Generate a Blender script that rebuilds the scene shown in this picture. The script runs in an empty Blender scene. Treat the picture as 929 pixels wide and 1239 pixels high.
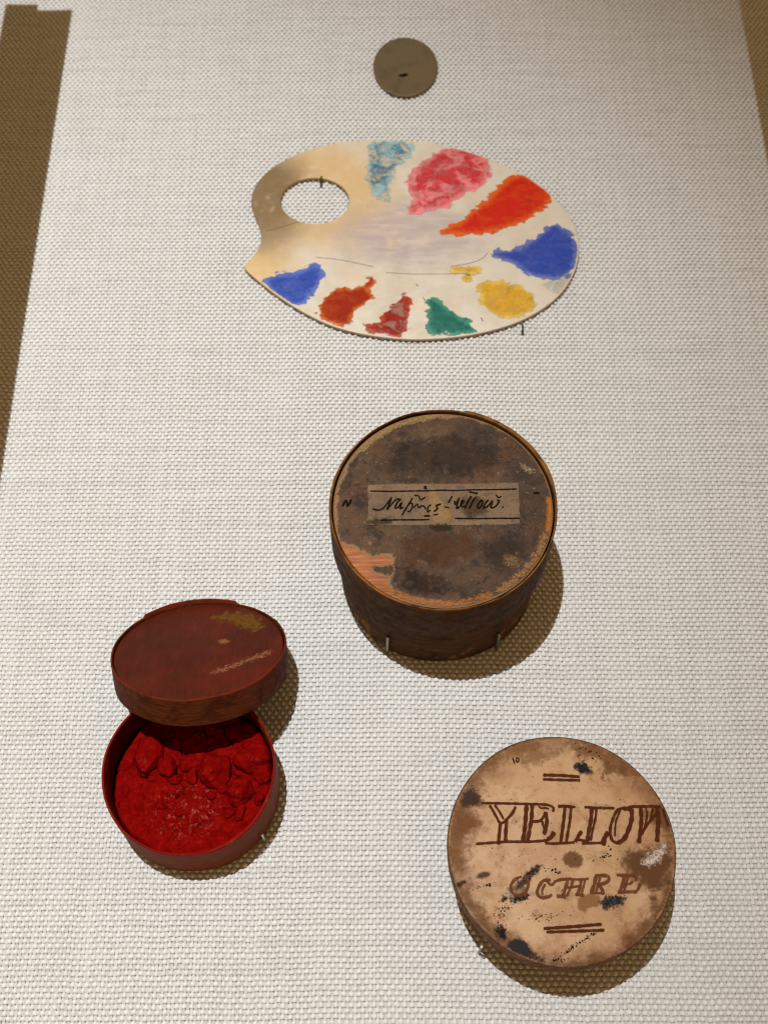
import bpy, bmesh, math, random
import numpy as np
from mathutils import Vector, Matrix

# ------------------------------------------------------------------ camera, world, lamps, exposure
scene = bpy.context.scene
col = scene.collection
R = math.radians
MM = 0.001

cam_d = bpy.data.cameras.new("camera")
cam = bpy.data.objects.new("camera", cam_d)
col.objects.link(cam)
PITCH, DIST = 62.5, 0.44
cam.location = (0, -DIST * math.cos(R(PITCH)), DIST * math.sin(R(PITCH)))
cam.rotation_euler = (R(90 - PITCH), 0, 0)
cam_d.sensor_fit = 'VERTICAL'
cam_d.sensor_height = 36
cam_d.lens = 36 * 1600 / 1239
cam_d.clip_start, cam_d.clip_end = 0.01, 20
cam_d.dof.use_dof = True
cam_d.dof.focus_distance = 0.385
cam_d.dof.aperture_fstop = 20
scene.camera = cam

world = bpy.data.worlds.new("World")
scene.world = world
world.use_nodes = True
bg = world.node_tree.nodes["Background"]
bg.inputs[0].default_value = (0.30, 0.184, 0.078, 1)      # warm bounce of the gallery room
bg.inputs[1].default_value = 1.15

LAMP = Vector((-0.19, 0.07, 1.60))                        # gallery spotlight above the board
def spot(name, loc, aim, watts, cone, blend, radius, colour):
    l = bpy.data.lights.new(name, 'SPOT')
    l.energy, l.spot_size, l.spot_blend = watts, R(cone), blend
    l.shadow_soft_size, l.color = radius, colour
    o = bpy.data.objects.new(name, l)
    col.objects.link(o)
    o.location = loc
    o.rotation_euler = (Vector(aim) - Vector(loc)).to_track_quat('-Z', 'Y').to_euler()
    return o
spot("gallery_spotlight", LAMP, (-0.20, -0.03, 0), 134, 35, 1.0, 0.006, (0.93, 0.975, 1.0))

vs = scene.view_settings
vs.view_transform, vs.look, vs.gamma, vs.exposure = 'Standard', 'None', 1, 0.0
scene.cycles.max_bounces = 6
scene.cycles.filter_width = 1.15
scene.cycles.transparent_max_bounces = 16

# ------------------------------------------------------------------ traced artwork, in millimetres from each thing's centre
PALETTE_OUTLINE = [(-55.8, 1.9), (-57.0, 6.0), (-59.6, 12.6), (-60.5, 18.2), (-59.0, 24.9), (-54.8, 31.7), (-47.6, 38.0), (-38.7, 43.0), (-28.1, 46.2), (-16.0, 47.6), (-3.9, 47.6), (9.8, 46.0), (23.3, 41.6), (35.1, 35.6), (45.3, 28.8), (53.7, 20.1), (59.1, 11.6), (62.1, 2.3), (62.4, -5.0), (61.0, -14.1), (56.9, -23.0), (50.8, -30.5), (41.9, -37.2), (31.9, -41.8), (19.3, -45.2), (5.3, -46.7), (-5.8, -46.4), (-18.3, -44.3), (-29.5, -40.6), (-39.5, -34.6), (-48.1, -28.0), (-55.5, -21.2), (-60.4, -16.2), (-61.6, -14.1), (-60.2, -11.6), (-57.2, -7.8), (-55.6, -2.8)]
PALETTE_HOLE = [(-23.2, 16.9), (-23.4, 15.2), (-23.8, 13.5), (-24.6, 11.9), (-25.6, 10.5), (-26.9, 9.2), (-28.4, 8.1), (-30.0, 7.2), (-31.9, 6.5), (-33.8, 6.1), (-35.8, 6.0), (-37.8, 6.1), (-39.7, 6.5), (-41.6, 7.2), (-43.3, 8.1), (-44.9, 9.2), (-46.2, 10.5), (-47.3, 11.9), (-48.2, 13.5), (-48.7, 15.2), (-48.9, 16.9), (-48.8, 18.6), (-48.4, 20.3), (-47.7, 21.9), (-46.7, 23.4), (-45.4, 24.7), (-43.9, 25.9), (-42.2, 26.8), (-40.3, 27.5), (-38.4, 27.9), (-36.3, 28.0), (-34.3, 27.9), (-32.3, 27.5), (-30.4, 26.8), (-28.7, 25.9), (-27.1, 24.7), (-25.8, 23.4), (-24.7, 21.9), (-23.9, 20.3), (-23.4, 18.6)]
PAINT = {
    'teal': [(-16.8,46.6),(-3.9,47.2),(2.2,44.2),(-0.1,38.6),(-5.4,32.7),(-7.7,24.9),(-7.7,16.3),(-11.4,16.0),(-14.4,21.1),(-16.6,25.9),(-16.7,36.6)],
    'carmine': [(9.7,41.6),(18.8,43.6),(27.8,41.0),(31.0,36.6),(30.4,28.8),(25.7,22.1),(19.7,20.1),(15.1,14.4),(6.2,11.6),(-1.1,9.4),(-1.8,12.6),(2.6,17.3),(-1.0,21.1),(-1.4,27.8),(2.1,33.7),(6.6,36.6)],
    'vermilion': [(43.9,30.4),(49.6,25.9),(54.5,20.1),(51.1,13.5),(44.2,7.9),(35.2,3.2),(26.4,0.5),(17.7,0.8),(11.1,-0.1),(10.4,1.9),(17.8,6.4),(22.4,11.6),(30.0,18.2),(34.7,25.9),(39.3,29.2)],
    'cobalt': [(52.9,6.0),(57.2,4.1),(61.2,-1.4),(61.3,-8.7),(59.6,-16.4),(55.7,-19.8),(47.1,-19.8),(40.1,-16.8),(37.5,-12.3),(31.1,-10.8),(29.3,-7.8),(33.4,-6.0),(39.2,-6.0),(45.2,-1.4),(49.8,3.2)],
    'ultramarine': [(-53.5,-19.1),(-49.9,-17.6),(-41.4,-16.8),(-35.8,-12.6),(-32.6,-14.1),(-32.0,-19.4),(-34.8,-24.7),(-38.2,-29.9),(-41.6,-32.9),(-45.2,-30.8),(-50.3,-27.3),(-52.6,-23.8)],
    'rust': [(-33.2,-30.8),(-29.8,-25.6),(-24.9,-23.3),(-21.3,-24.7),(-17.1,-22.1),(-14.9,-18.5),(-12.5,-19.4),(-13.5,-23.0),(-16.3,-24.7),(-13.0,-28.2),(-17.0,-31.7),(-21.2,-34.3),(-21.8,-39.4),(-26.0,-41.1),(-32.4,-37.7),(-33.8,-34.3)],
    'brick': [(-10.6,-35.1),(-7.1,-30.8),(-2.9,-27.3),(-0.3,-26.5),(-0.8,-33.4),(-1.5,-40.3),(-1.6,-45.0),(-8.5,-45.3),(-16.2,-42.8),(-16.9,-40.3),(-11.3,-39.4)],
    'green': [(4.9,-29.1),(8.5,-28.2),(11.9,-31.7),(15.3,-36.0),(20.2,-38.6),(23.1,-42.8),(19.3,-44.2),(10.9,-45.0),(5.4,-43.7),(5.2,-38.6),(6.2,-35.1)],
    'yellow': [(23.5,-22.1),(28.5,-20.3),(37.0,-22.1),(43.2,-25.6),(45.8,-30.8),(42.0,-35.1),(34.9,-37.7),(29.4,-36.0),(25.3,-32.5),(25.4,-28.2)],
    'yellow_small': [(14.7,-14.1),(20.2,-13.4),(25.5,-14.6),(24.3,-18.0),(18.7,-17.1),(14.7,-16.6)],
    'yellow_dot': [(18.3,-18.7),(22.0,-18.7),(21.1,-21.2),(18.8,-20.8)],
    'grey': [(48.5,-21.2),(56.4,-19.1),(57.2,-23.0),(52.4,-26.1),(49.0,-24.7)],
}
PALETTE_CRACKS = [
    (0.21,[(-53.9,2.3),(-47.9,4.3),(-41.8,6.8)]),
    (0.18,[(-35.1,-9.9),(-25.8,-11.2),(-17.1,-13.4),(-14.0,-14.3)]),
    (0.13,[(-9.2,-16.9),(1.5,-17.6),(14.4,-17.5),(25.8,-17.3)]),
    (0.16,[(28.3,-7.8),(26.0,-10.5),(21.7,-12.6),(14.4,-14.1)]),
    (0.65,[(24.8,-37.2),(25.4,-38.6)]),
    (0.52,[(1.6,-22.1),(2.4,-23.1)]),
    (0.52,[(4.1,-27.9),(4.8,-29.6)]),
]
PALETTE_PINS = [(-34.0, 25.2), (39.3, -43.5)]
NAPLES_PAPER = [(-26.4, 15.2), (-21.3, 21.7), (-12.7, 27.2), (-2.2, 30.0), (6.5, 30.4), (15.1, 27.4), (21.8, 23.0), (27.0, 16.0), (30.6, 7.4), (31.6, -1.2), (29.8, -10.5), (26.6, -16.5), (22.6, -21.6), (15.9, -26.8), (8.1, -29.9), (0.8, -29.7), (-6.5, -28.6), (-10.5, -27.7), (-13.6, -27.5), (-15.2, -24.1), (-14.1, -19.7), (-13.7, -16.0), (-15.4, -14.6), (-20.3, -15.1), (-25.3, -12.4), (-29.4, -10.5), (-30.6, -3.0), (-29.9, 5.5), (-28.7, 9.4)]
NAPLES_SCRAP = [(-20.7, -19.7), (-17.8, -18.9), (-14.1, -19.5), (-14.6, -21.6), (-17.8, -21.9), (-20.1, -21.0)]
NAPLES_LABEL = [(-22.3, 7.4), (-12.8, 7.8), (-0.1, 7.8), (12.6, 8.0), (22.6, 8.2), (22.5, 1.7), (22.3, -5.5), (16.3, -5.9), (3.8, -5.9), (-6.2, -6.0), (-14.5, -5.9), (-22.3, -6.0), (-22.0, 0.7)]
NAPLES_INK = [
    (0.31,[(-21.4,5.3),(-15.5,5.2),(-10.2,5.3),(-5.2,5.4),(1.1,5.6)]),
    (0.32,[(-1.3,5.6),(3.9,5.5),(8.8,5.7),(16.1,5.8),(21.9,6.0)]),
    (0.37,[(-18.4,-4.4),(-12.9,-4.3),(-7.7,-4.3),(-4.2,-4.2)]),
    (0.35,[(3.4,-3.8),(10.0,-3.9),(15.7,-3.8),(22.3,-3.8)]),
    (0.37,[(-20.7,-0.7),(-19.2,-1.1),(-17.7,-0.5),(-16.3,1.4),(-15.2,3.1)]),
    (0.47,[(-15.2,3.1),(-15.8,1.2),(-16.5,-0.9)]),
    (0.37,[(-16.4,-0.8),(-15.2,0.9),(-13.9,2.3),(-12.8,2.7)]),
    (0.39,[(-12.5,2.6),(-13.6,1.2),(-14.2,-0.4),(-13.3,-0.2),(-12.2,1.4),(-12.7,-0.6),(-11.8,-0.1)]),
    (0.39,[(-9.0,2.9),(-10.3,0.6),(-12.1,-2.7)]),
    (0.34,[(-10.2,0.8),(-9.2,1.2),(-9.1,-0.1),(-9.9,-1.6),(-10.5,-1.4)]),
    (0.34,[(-8.7,-0.2),(-7.6,0.9),(-7.2,-0.3),(-6.3,0.4),(-5.5,-0.0),(-5.2,-0.8)]),
    (0.34,[(-3.6,0.7),(-4.5,-0.2),(-4.6,-1.8),(-3.8,-1.1)]),
    (0.44,[(-0.7,0.9),(-2.1,0.3),(-1.6,-0.5),(-2.7,-1.6)]),
    (0.31,[(-8.4,3.8),(-7.1,3.6),(-6.6,2.4),(-5.2,3.2)]),
    (0.31,[(-3.0,-2.7),(-1.6,-2.5)]),
    (0.68,[(-5.2,6.9),(-5.1,6.0)]),
    (0.52,[(-5.6,-3.0),(-4.0,-3.0)]),
    (0.4,[(2.7,3.5),(1.6,1.4)]),
    (0.43,[(3.4,1.9),(3.7,0.7),(4.8,3.0)]),
    (0.43,[(4.5,2.2),(3.9,-0.5),(4.8,0.1)]),
    (0.37,[(5.0,0.4),(6.0,1.6),(5.8,2.2),(5.2,1.1),(5.5,-0.0),(6.2,0.3)]),
    (0.43,[(8.3,3.5),(7.3,1.7),(6.3,-0.5)]),
    (0.43,[(9.7,3.2),(8.7,1.7),(7.7,-0.5)]),
    (0.4,[(11.3,2.3),(10.2,0.6),(10.2,-0.5),(11.1,0.1),(11.7,1.6),(11.3,2.3)]),
    (0.4,[(13.4,2.3),(12.4,1.1),(11.8,-0.3),(13.0,0.1),(14.6,1.9),(14.0,-0.2),(15.4,0.1),(16.6,2.0),(16.0,2.2)]),
    (0.49,[(17.5,-0.0),(17.6,-0.2)]),
    (0.29,[(0.3,-0.0),(1.7,-0.4)]),
    (0.4,[(-1.3,0.7),(-0.9,0.8)]),
    (0.46,[(7.9,5.0),(10.2,4.4)]),
    (0.29,[(15.7,4.0),(16.3,3.1),(17.2,3.4)]),
    (0.5,[(-29.6,0.3),(-28.6,2.2),(-28.1,0.3),(-27.1,2.4)]),
    (0.42,[(26.9,4.6),(28.6,4.7)]),
]
NAPLES_PINS = [(-16.5, -28.2), (18.7, -27.6)]
OCHRE_WORD = [
    (0.54,[(-21.5,12.2),(-18.2,12.2),(-13.4,12.1),(-8.9,12.0),(-5.2,11.9),(-3.0,11.7),(-1.6,10.9),(-1.8,9.9)]),
    (0.62,[(-19.2,11.5),(-18.0,9.3),(-16.8,6.9)]),
    (0.54,[(-17.8,11.6),(-16.6,9.8),(-15.6,7.8)]),
    (0.5,[(-17.1,7.1),(-16.1,6.7),(-15.1,7.2)]),
    (0.7,[(-12.1,11.1),(-13.1,9.4),(-15.0,7.3)]),
    (0.83,[(-16.5,6.6),(-16.9,3.8),(-17.3,0.9)]),
    (0.91,[(-14.8,7.1),(-15.1,4.2),(-15.3,1.4)]),
    (1.08,[(-9.0,11.6),(-9.4,8.6),(-9.8,5.3),(-10.5,1.7)]),
    (0.99,[(-7.5,11.4),(-7.8,8.2),(-8.5,4.9),(-9.2,1.9)]),
    (0.62,[(-7.5,7.1),(-5.5,7.3),(-4.2,8.8)]),
    (0.99,[(-3.9,9.6),(-3.6,7.5),(-4.0,5.3),(-4.6,3.7)]),
    (0.54,[(-5.0,7.3),(-4.7,6.0),(-4.4,4.9)]),
    (0.58,[(-23.3,0.9),(-19.4,1.2),(-15.0,1.5),(-9.5,1.5),(-4.7,1.8),(-3.2,2.2)]),
    (1.16,[(-3.6,2.2),(-2.6,2.9),(-1.9,4.0)]),
    (0.33,[(-5.6,11.4),(-5.1,10.8),(-3.8,10.9),(-2.9,10.6)]),
    (0.66,[(-0.2,11.3),(1.4,11.4),(3.2,11.2)]),
    (0.53,[(-0.2,11.2),(1.8,11.4),(4.4,11.1)]),
    (0.8,[(1.6,11.2),(1.1,7.8),(0.4,4.3),(-0.2,1.2)]),
    (0.71,[(3.3,11.1),(2.8,7.8),(2.1,4.6),(1.4,1.6)]),
    (0.53,[(-4.3,1.1),(-2.0,1.0),(0.4,1.1),(3.5,1.3)]),
    (0.88,[(3.9,1.6),(4.8,3.1),(5.7,4.3)]),
    (0.62,[(4.6,2.1),(6.5,1.7),(7.4,1.1)]),
    (0.57,[(7.1,11.1),(10.5,10.9),(15.2,10.8)]),
    (0.97,[(9.0,10.8),(8.5,7.4),(7.6,3.9),(7.0,1.0)]),
    (0.53,[(10.3,10.8),(9.9,8.2),(8.9,5.0),(8.1,1.9)]),
    (0.53,[(5.7,1.0),(8.2,1.1),(10.9,1.2)]),
    (1.33,[(11.5,0.7),(11.9,2.5),(13.0,3.9)]),
    (0.71,[(18.0,10.8),(16.0,10.1),(14.3,7.0),(13.6,4.3),(14.0,1.9),(15.4,1.1)]),
    (0.4,[(16.8,10.0),(15.4,7.0),(14.8,3.1)]),
    (1.15,[(18.0,10.7),(19.9,10.3),(19.8,7.8),(18.8,5.0),(17.3,2.3),(15.6,1.2)]),
    (0.62,[(19.2,11.1),(22.4,11.3),(26.4,11.3),(28.1,11.1)]),
    (1.06,[(22.6,11.0),(22.5,7.8),(22.0,4.6),(21.2,1.3)]),
    (0.44,[(24.0,11.0),(24.2,9.0),(23.5,6.2),(22.3,3.5)]),
    (0.66,[(22.3,3.9),(24.3,6.6),(26.6,9.0)]),
    (1.15,[(27.1,11.0),(27.2,7.8),(26.7,4.6),(26.3,1.7)]),
    (0.57,[(25.9,10.6),(25.2,7.8)]),
    (0.53,[(28.7,10.6),(29.2,8.2),(29.8,5.8)]),
]
OCHRE_WORD_TWO = [
    (0.62,[(-11.4,-8.0),(-13.2,-8.7),(-14.4,-10.6),(-13.8,-12.6),(-11.6,-12.9),(-10.1,-11.4),(-9.6,-9.2),(-10.8,-8.0)]),
    (0.7,[(-3.6,-8.9),(-5.4,-9.0),(-6.8,-10.6),(-7.3,-12.4),(-6.3,-13.5),(-4.4,-13.3),(-3.5,-12.8)]),
    (0.41,[(-5.0,-9.9),(-5.9,-11.4),(-6.0,-12.8)]),
    (0.5,[(-4.9,-8.9),(-3.4,-10.1),(-1.7,-9.0),(2.0,-8.5)]),
    (0.44,[(-2.6,-9.3),(-0.2,-8.6),(4.4,-8.7),(6.7,-8.5)]),
    (0.66,[(1.1,-9.0),(0.4,-10.8),(-0.5,-13.1)]),
    (0.44,[(2.5,-9.0),(1.6,-11.2),(0.6,-13.1)]),
    (0.66,[(4.7,-8.9),(4.3,-10.8),(3.4,-12.7)]),
    (0.4,[(5.8,-8.7),(5.2,-10.8),(4.5,-12.7)]),
    (0.44,[(0.8,-10.9),(4.7,-10.4)]),
    (0.8,[(-2.0,-13.1),(0.2,-13.3)]),
    (0.57,[(3.0,-12.7),(5.1,-12.9)]),
    (0.8,[(8.8,-7.9),(8.2,-10.0),(7.3,-12.0)]),
    (0.44,[(9.9,-8.1),(9.3,-10.0),(8.4,-12.3)]),
    (0.75,[(8.7,-7.7),(11.7,-7.7),(12.3,-8.6),(11.2,-9.6),(8.9,-10.2)]),
    (0.66,[(9.7,-10.4),(10.5,-12.0)]),
    (0.44,[(6.9,-12.2),(10.8,-12.4)]),
    (0.62,[(14.5,-7.5),(16.9,-7.6),(20.0,-7.7)]),
    (0.53,[(19.9,-7.6),(19.5,-9.0)]),
    (0.8,[(16.4,-8.1),(15.9,-10.0),(14.9,-12.0)]),
    (0.44,[(17.4,-8.1),(16.8,-10.0),(16.0,-12.0)]),
    (0.44,[(16.6,-10.1),(18.2,-9.7),(18.5,-9.1)]),
    (0.62,[(14.5,-12.2),(18.0,-11.9),(19.4,-11.9),(20.6,-10.0)]),
]
OCHRE_RULES = [
    (0.8,[(-3.8,20.2),(1.1,20.1),(6.1,19.7)]),
    (0.71,[(-3.9,19.0),(1.1,18.8),(6.2,18.7)]),
    (0.8,[(-6.0,-21.6),(1.6,-21.1),(9.3,-20.5)]),
    (0.71,[(-5.3,-22.5),(1.5,-22.3),(9.9,-22.0)]),
    (0.27,[(-12.3,25.2),(-11.8,23.6)]),
    (0.27,[(-11.2,25.3),(-10.5,24.9),(-10.9,23.9),(-11.3,24.4),(-11.1,25.2)]),
]
OCHRE_MARKS = {
    'centre_scab': [(0.6,-1.7),(2.9,-1.0),(5.1,-2.1),(5.6,-3.8),(4.2,-5.5),(1.9,-5.4),(0.2,-3.8)],
    'lower_scab': [(4.1,-13.3),(6.8,-12.6),(9.7,-13.3),(8.9,-15.6),(6.6,-15.9),(4.9,-17.3),(3.3,-16.3)],
    'right_stain': [(15.4,-1.5),(20.3,0.8),(25.7,0.4),(30.5,1.6),(30.9,-3.8),(29.4,-9.2),(26.5,-11.4),(24.0,-17.4),(21.6,-18.2),(23.1,-14.5),(20.7,-11.4),(17.1,-8.4),(15.1,-5.4)],
    'right_band': [(27.7,13.1),(29.9,11.9),(31.7,5.5),(31.3,0.0),(28.1,0.8),(27.0,5.5),(20.8,7.1),(24.3,11.1)],
    'left_dark': [(-24.6,17.4),(-21.9,15.1),(-21.2,11.9),(-24.0,11.1),(-27.5,11.1),(-27.0,14.3)],
    'left_stain': [(-27.9,10.3),(-21.6,10.3),(-20.2,6.3),(-22.7,2.4),(-27.4,2.4),(-30.1,4.0),(-29.6,7.9)],
    'top_stain': [(-11.4,25.7),(-3.2,28.7),(2.4,27.4),(-3.5,23.3),(-9.2,22.0)],
    'topright_stain': [(12.6,24.1),(15.9,24.9),(20.6,22.9),(18.7,19.2),(14.7,20.0),(12.2,17.9)],
    'black_top': [(4.9,23.3),(7.0,24.3),(9.7,22.4),(10.0,20.8),(7.6,20.4),(5.2,21.6)],
    'black_foot': [(-14.8,-24.1),(-12.2,-24.2),(-10.0,-26.3),(-9.8,-28.4),(-12.5,-29.5),(-15.4,-28.8),(-16.2,-26.6)],
    'black_foot_tail': [(-10.1,-27.0),(-7.9,-28.4),(-4.4,-32.4),(-8.1,-32.4),(-13.2,-29.9)],
    'black_spot': [(-18.8,-21.5),(-17.3,-20.5),(-16.0,-22.2),(-16.6,-24.1),(-18.4,-23.7)],
    'blue_black': [(9.7,-14.5),(11.4,-12.8),(13.7,-13.1),(16.7,-13.3),(15.8,-14.8),(13.5,-15.6),(11.1,-16.5),(9.9,-15.8)],
    'smudge_slash': [(-5.4,-4.7),(-6.3,-6.1),(-9.1,-8.8),(-11.6,-10.7),(-13.1,-11.4),(-11.9,-9.2),(-9.0,-6.1),(-6.6,-4.7)],
    'smudge_blob': [(-17.4,-13.1),(-14.0,-13.3),(-9.7,-12.3),(-10.2,-14.1),(-12.5,-14.6),(-14.8,-14.1),(-17.1,-14.5)],
    'smudge_grey': [(-13.8,-9.2),(-10.7,-8.4),(-9.2,-10.7),(-10.5,-12.9),(-14.0,-13.3),(-15.8,-11.4)],
    'white_scuff': [(21.8,-3.8),(23.9,-2.1),(26.4,-0.7),(28.1,0.8),(28.4,-0.1),(26.8,-3.8),(24.4,-5.0),(22.1,-5.0)],
    'edge_black': [(9.9,31.4),(13.1,30.1),(16.2,28.7),(15.4,28.2),(12.2,29.5)],
    'left_mark': [(-23.4,-7.5),(-21.0,-6.5),(-19.5,-7.0),(-21.5,-8.3),(-23.4,-8.4)],
    'left_mark_two': [(-28.8,-9.6),(-26.1,-9.0),(-27.7,-10.3),(-29.1,-10.8)],
}
OCHRE_PIN = (-21.5, -23.4)
OCHRE_ORG = (48.6, -117.3)
RED_LUMPS = [
    (6.1,1.4,4.8,4.9),
    (13.0,2.9,2.3,3.3),
    (19.5,5.7,5.4,4.6),
    (-1.6,4.6,3.1,2.2),
    (-7.5,3.6,2.6,3.1),
    (14.1,-5.0,4.1,3.9),
    (21.3,0.4,2.6,2.8),
    (14.8,-10.9,1.7,2.5),
    (-5.6,-0.0,2.2,1.4),
    (0.3,0.4,1.6,2.7),
    (-13.5,6.5,4.4,5.5),
    (23.3,-0.7,1.3,2.0),
    (8.9,-3.9,1.6,1.3),
    (6.2,-5.7,1.5,1.1),
    (15.9,8.6,2.2,1.6),
    (-8.8,-8.5,1.6,1.3),
    (-2.8,-10.5,1.5,1.1),
    (18.3,-14.3,1.2,0.9),
    (-13.4,10.1,2.0,1.9),
    (11.3,-10.5,1.7,1.4),
    (20.1,-7.1,1.5,1.7),
    (3.8,-1.4,1.2,0.9),
    (-2.4,-1.4,1.3,1.1),
    (10.1,-0.7,1.3,1.1),
]
RED_PIN = [(21.3, -16.1), (20.2, -14.9)]

# ------------------------------------------------------------------ helpers
rng = np.random.default_rng(7)
random.seed(7)

GAIN = 0.85          # picked colours were seen under the spotlight; this brings them back to surface colours
def lin(r, g, b):
    f = lambda c: (c / 255 / 12.92) if c / 255 <= 0.04045 else ((c / 255 + 0.055) / 1.055) ** 2.4
    return (f(r) * GAIN, f(g) * GAIN, f(b) * GAIN, 1)

def tag(o, label=None, cat=None, group=None, kind=None):
    for k, v in (("label", label), ("category", cat), ("group", group), ("kind", kind)):
        if v: o[k] = v
    return o

def mesh_obj(name, verts, faces, mat, parent=None, smooth=True, angle=None):
    me = bpy.data.meshes.new(name)
    me.from_pydata([tuple(v) for v in verts], [], [tuple(f) for f in faces])
    me.update()
    if smooth:
        me.polygons.foreach_set("use_smooth", [True] * len(me.polygons))
        if angle: me.set_sharp_from_angle(angle=R(angle))
    me.materials.append(mat)
    o = bpy.data.objects.new(name, me)
    col.objects.link(o)
    if parent: o.parent = parent
    return o

def empty(name, loc, mat=None):
    o = bpy.data.objects.new(name, None)
    col.objects.link(o)
    o.empty_display_size = 0.01
    if mat is None: o.location = loc
    else: o.matrix_world = mat
    return o

class NT:
    """small node-graph helper; vectors are object coordinates in millimetres"""
    def __init__(s, name):
        s.m = bpy.data.materials.new(name); s.m.use_nodes = True
        s.t = s.m.node_tree; s.t.nodes.clear()
        s.out = s.t.nodes.new('ShaderNodeOutputMaterial')
        tc = s.t.nodes.new('ShaderNodeTexCoord')
        s.obj = s.vmul(tc.outputs['Object'], (1000, 1000, 1000))
    def put(s, sock, v):
        if isinstance(v, bpy.types.NodeSocket): s.t.links.new(v, sock)
        else: sock.default_value = v
    def vmul(s, v, k):
        n = s.t.nodes.new('ShaderNodeVectorMath'); n.operation = 'MULTIPLY'
        s.put(n.inputs[0], v); s.put(n.inputs[1], k); return n.outputs[0]
    def noise(s, scale, detail=4, rough=.55, vec=None, stretch=None, off=0, dist=0):
        v = vec if vec is not None else s.obj
        if stretch: v = s.vmul(v, stretch)
        if off:
            a = s.t.nodes.new('ShaderNodeVectorMath'); a.operation = 'ADD'
            s.put(a.inputs[0], v); s.put(a.inputs[1], (off, off * 1.7, off * .3)); v = a.outputs[0]
        n = s.t.nodes.new('ShaderNodeTexNoise')
        s.put(n.inputs['Vector'], v)
        n.inputs['Scale'].default_value = scale; n.inputs['Detail'].default_value = detail
        n.inputs['Roughness'].default_value = rough; n.inputs['Distortion'].default_value = dist
        return n.outputs['Fac']
    def vor(s, scale, vec=None, feature='F1', rand=1):
        n = s.t.nodes.new('ShaderNodeTexVoronoi'); n.feature = feature
        s.put(n.inputs['Vector'], vec if vec is not None else s.obj)
        n.inputs['Scale'].default_value = scale; n.inputs['Randomness'].default_value = rand
        return n.outputs['Distance']
    def ma(s, op, a, b=0.0, c=None, clamp=False):
        n = s.t.nodes.new('ShaderNodeMath'); n.operation = op; n.use_clamp = clamp
        s.put(n.inputs[0], a); s.put(n.inputs[1], b)
        if c is not None: s.put(n.inputs[2], c)
        return n.outputs[0]
    def ss(s, v, lo, hi, a=0.0, b=1.0):
        n = s.t.nodes.new('ShaderNodeMapRange'); n.interpolation_type = 'SMOOTHSTEP'
        s.put(n.inputs[0], v)
        for i, k in zip((1, 2, 3, 4), (lo, hi, a, b)): n.inputs[i].default_value = k
        return n.outputs[0]
    def ramp(s, f, stops):
        n = s.t.nodes.new('ShaderNodeValToRGB'); s.put(n.inputs[0], f)
        e = n.color_ramp.elements
        while len(e) < len(stops): e.new(0.5)
        for el, (p, c) in zip(e, stops): el.position = p; el.color = c
        return n.outputs[0]
    def mix(s, f, a, b, mode='MIX'):
        n = s.t.nodes.new('ShaderNodeMix'); n.data_type = 'RGBA'; n.blend_type = mode
        s.put(n.inputs[0], f); s.put(n.inputs[6], a); s.put(n.inputs[7], b); return n.outputs[2]
    def attr(s, name):
        n = s.t.nodes.new('ShaderNodeAttribute'); n.attribute_name = name; return n.outputs['Fac']
    def dist(s, p):
        n = s.t.nodes.new('ShaderNodeVectorMath'); n.operation = 'DISTANCE'
        s.put(n.inputs[0], s.obj); s.put(n.inputs[1], p); return n.outputs[1]
    def xyz(s, i):
        n = s.t.nodes.new('ShaderNodeSeparateXYZ'); s.put(n.inputs[0], s.obj); return n.outputs[i]
    def radius(s):
        n = s.t.nodes.new('ShaderNodeVectorMath'); n.operation = 'LENGTH'
        s.put(n.inputs[0], s.vmul(s.obj, (1, 1, 0))); return n.outputs[1]
    def bump(s, h, strength=.5, dist=.0003, prev=None):
        n = s.t.nodes.new('ShaderNodeBump')
        n.inputs['Strength'].default_value = strength; n.inputs['Distance'].default_value = dist
        s.put(n.inputs['Height'], h)
        if prev is not None: s.put(n.inputs['Normal'], prev)
        return n.outputs[0]
    def finish(s, colour, rough=.6, normal=None, alpha=None, metal=0, spec=.5, coat=0, sheen=0, tint=None):
        b = s.t.nodes.new('ShaderNodeBsdfPrincipled')
        s.put(b.inputs['Base Color'], colour); s.put(b.inputs['Roughness'], rough)
        s.put(b.inputs['Metallic'], metal); s.put(b.inputs['Specular IOR Level'], spec)
        s.put(b.inputs['Coat Weight'], coat); s.put(b.inputs['Sheen Weight'], sheen)
        if tint: b.inputs['Specular Tint'].default_value = tint
        if normal is not None: s.put(b.inputs['Normal'], normal)
        sh = b.outputs[0]
        if alpha is not None:
            tr = s.t.nodes.new('ShaderNodeBsdfTransparent'); mx = s.t.nodes.new('ShaderNodeMixShader')
            s.put(mx.inputs[0], alpha); s.t.links.new(tr.outputs[0], mx.inputs[1]); s.t.links.new(sh, mx.inputs[2])
            sh = mx.outputs[0]
        s.t.links.new(sh, s.out.inputs[0])
        return s.m

def smooth_poly(p, it=2, closed=True):
    p = np.array(p, float)
    for _ in range(it):
        q = np.roll(p, -1, 0) if closed else None
        if closed: p = np.stack([.75 * p + .25 * q, .25 * p + .75 * q], 1).reshape(-1, 2)
    return p

def signed_distance(P, poly):
    a = poly; b = np.roll(poly, -1, 0); ab = b - a
    best = np.full(len(P), 1e9); inside = np.zeros(len(P), bool)
    for i in range(len(a)):
        ap = P - a[i]
        t = np.clip((ap @ ab[i]) / max(ab[i] @ ab[i], 1e-9), 0, 1)
        best = np.minimum(best, np.linalg.norm(ap - t[:, None] * ab[i], axis=1))
        c = (a[i, 1] > P[:, 1]) != (b[i, 1] > P[:, 1])
        xs = a[i, 0] + (P[:, 1] - a[i, 1]) / (ab[i, 1] if abs(ab[i, 1]) > 1e-9 else 1e-9) * ab[i, 0]
        inside ^= c & (P[:, 0] < xs)
    return np.where(inside, best, -best)

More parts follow.
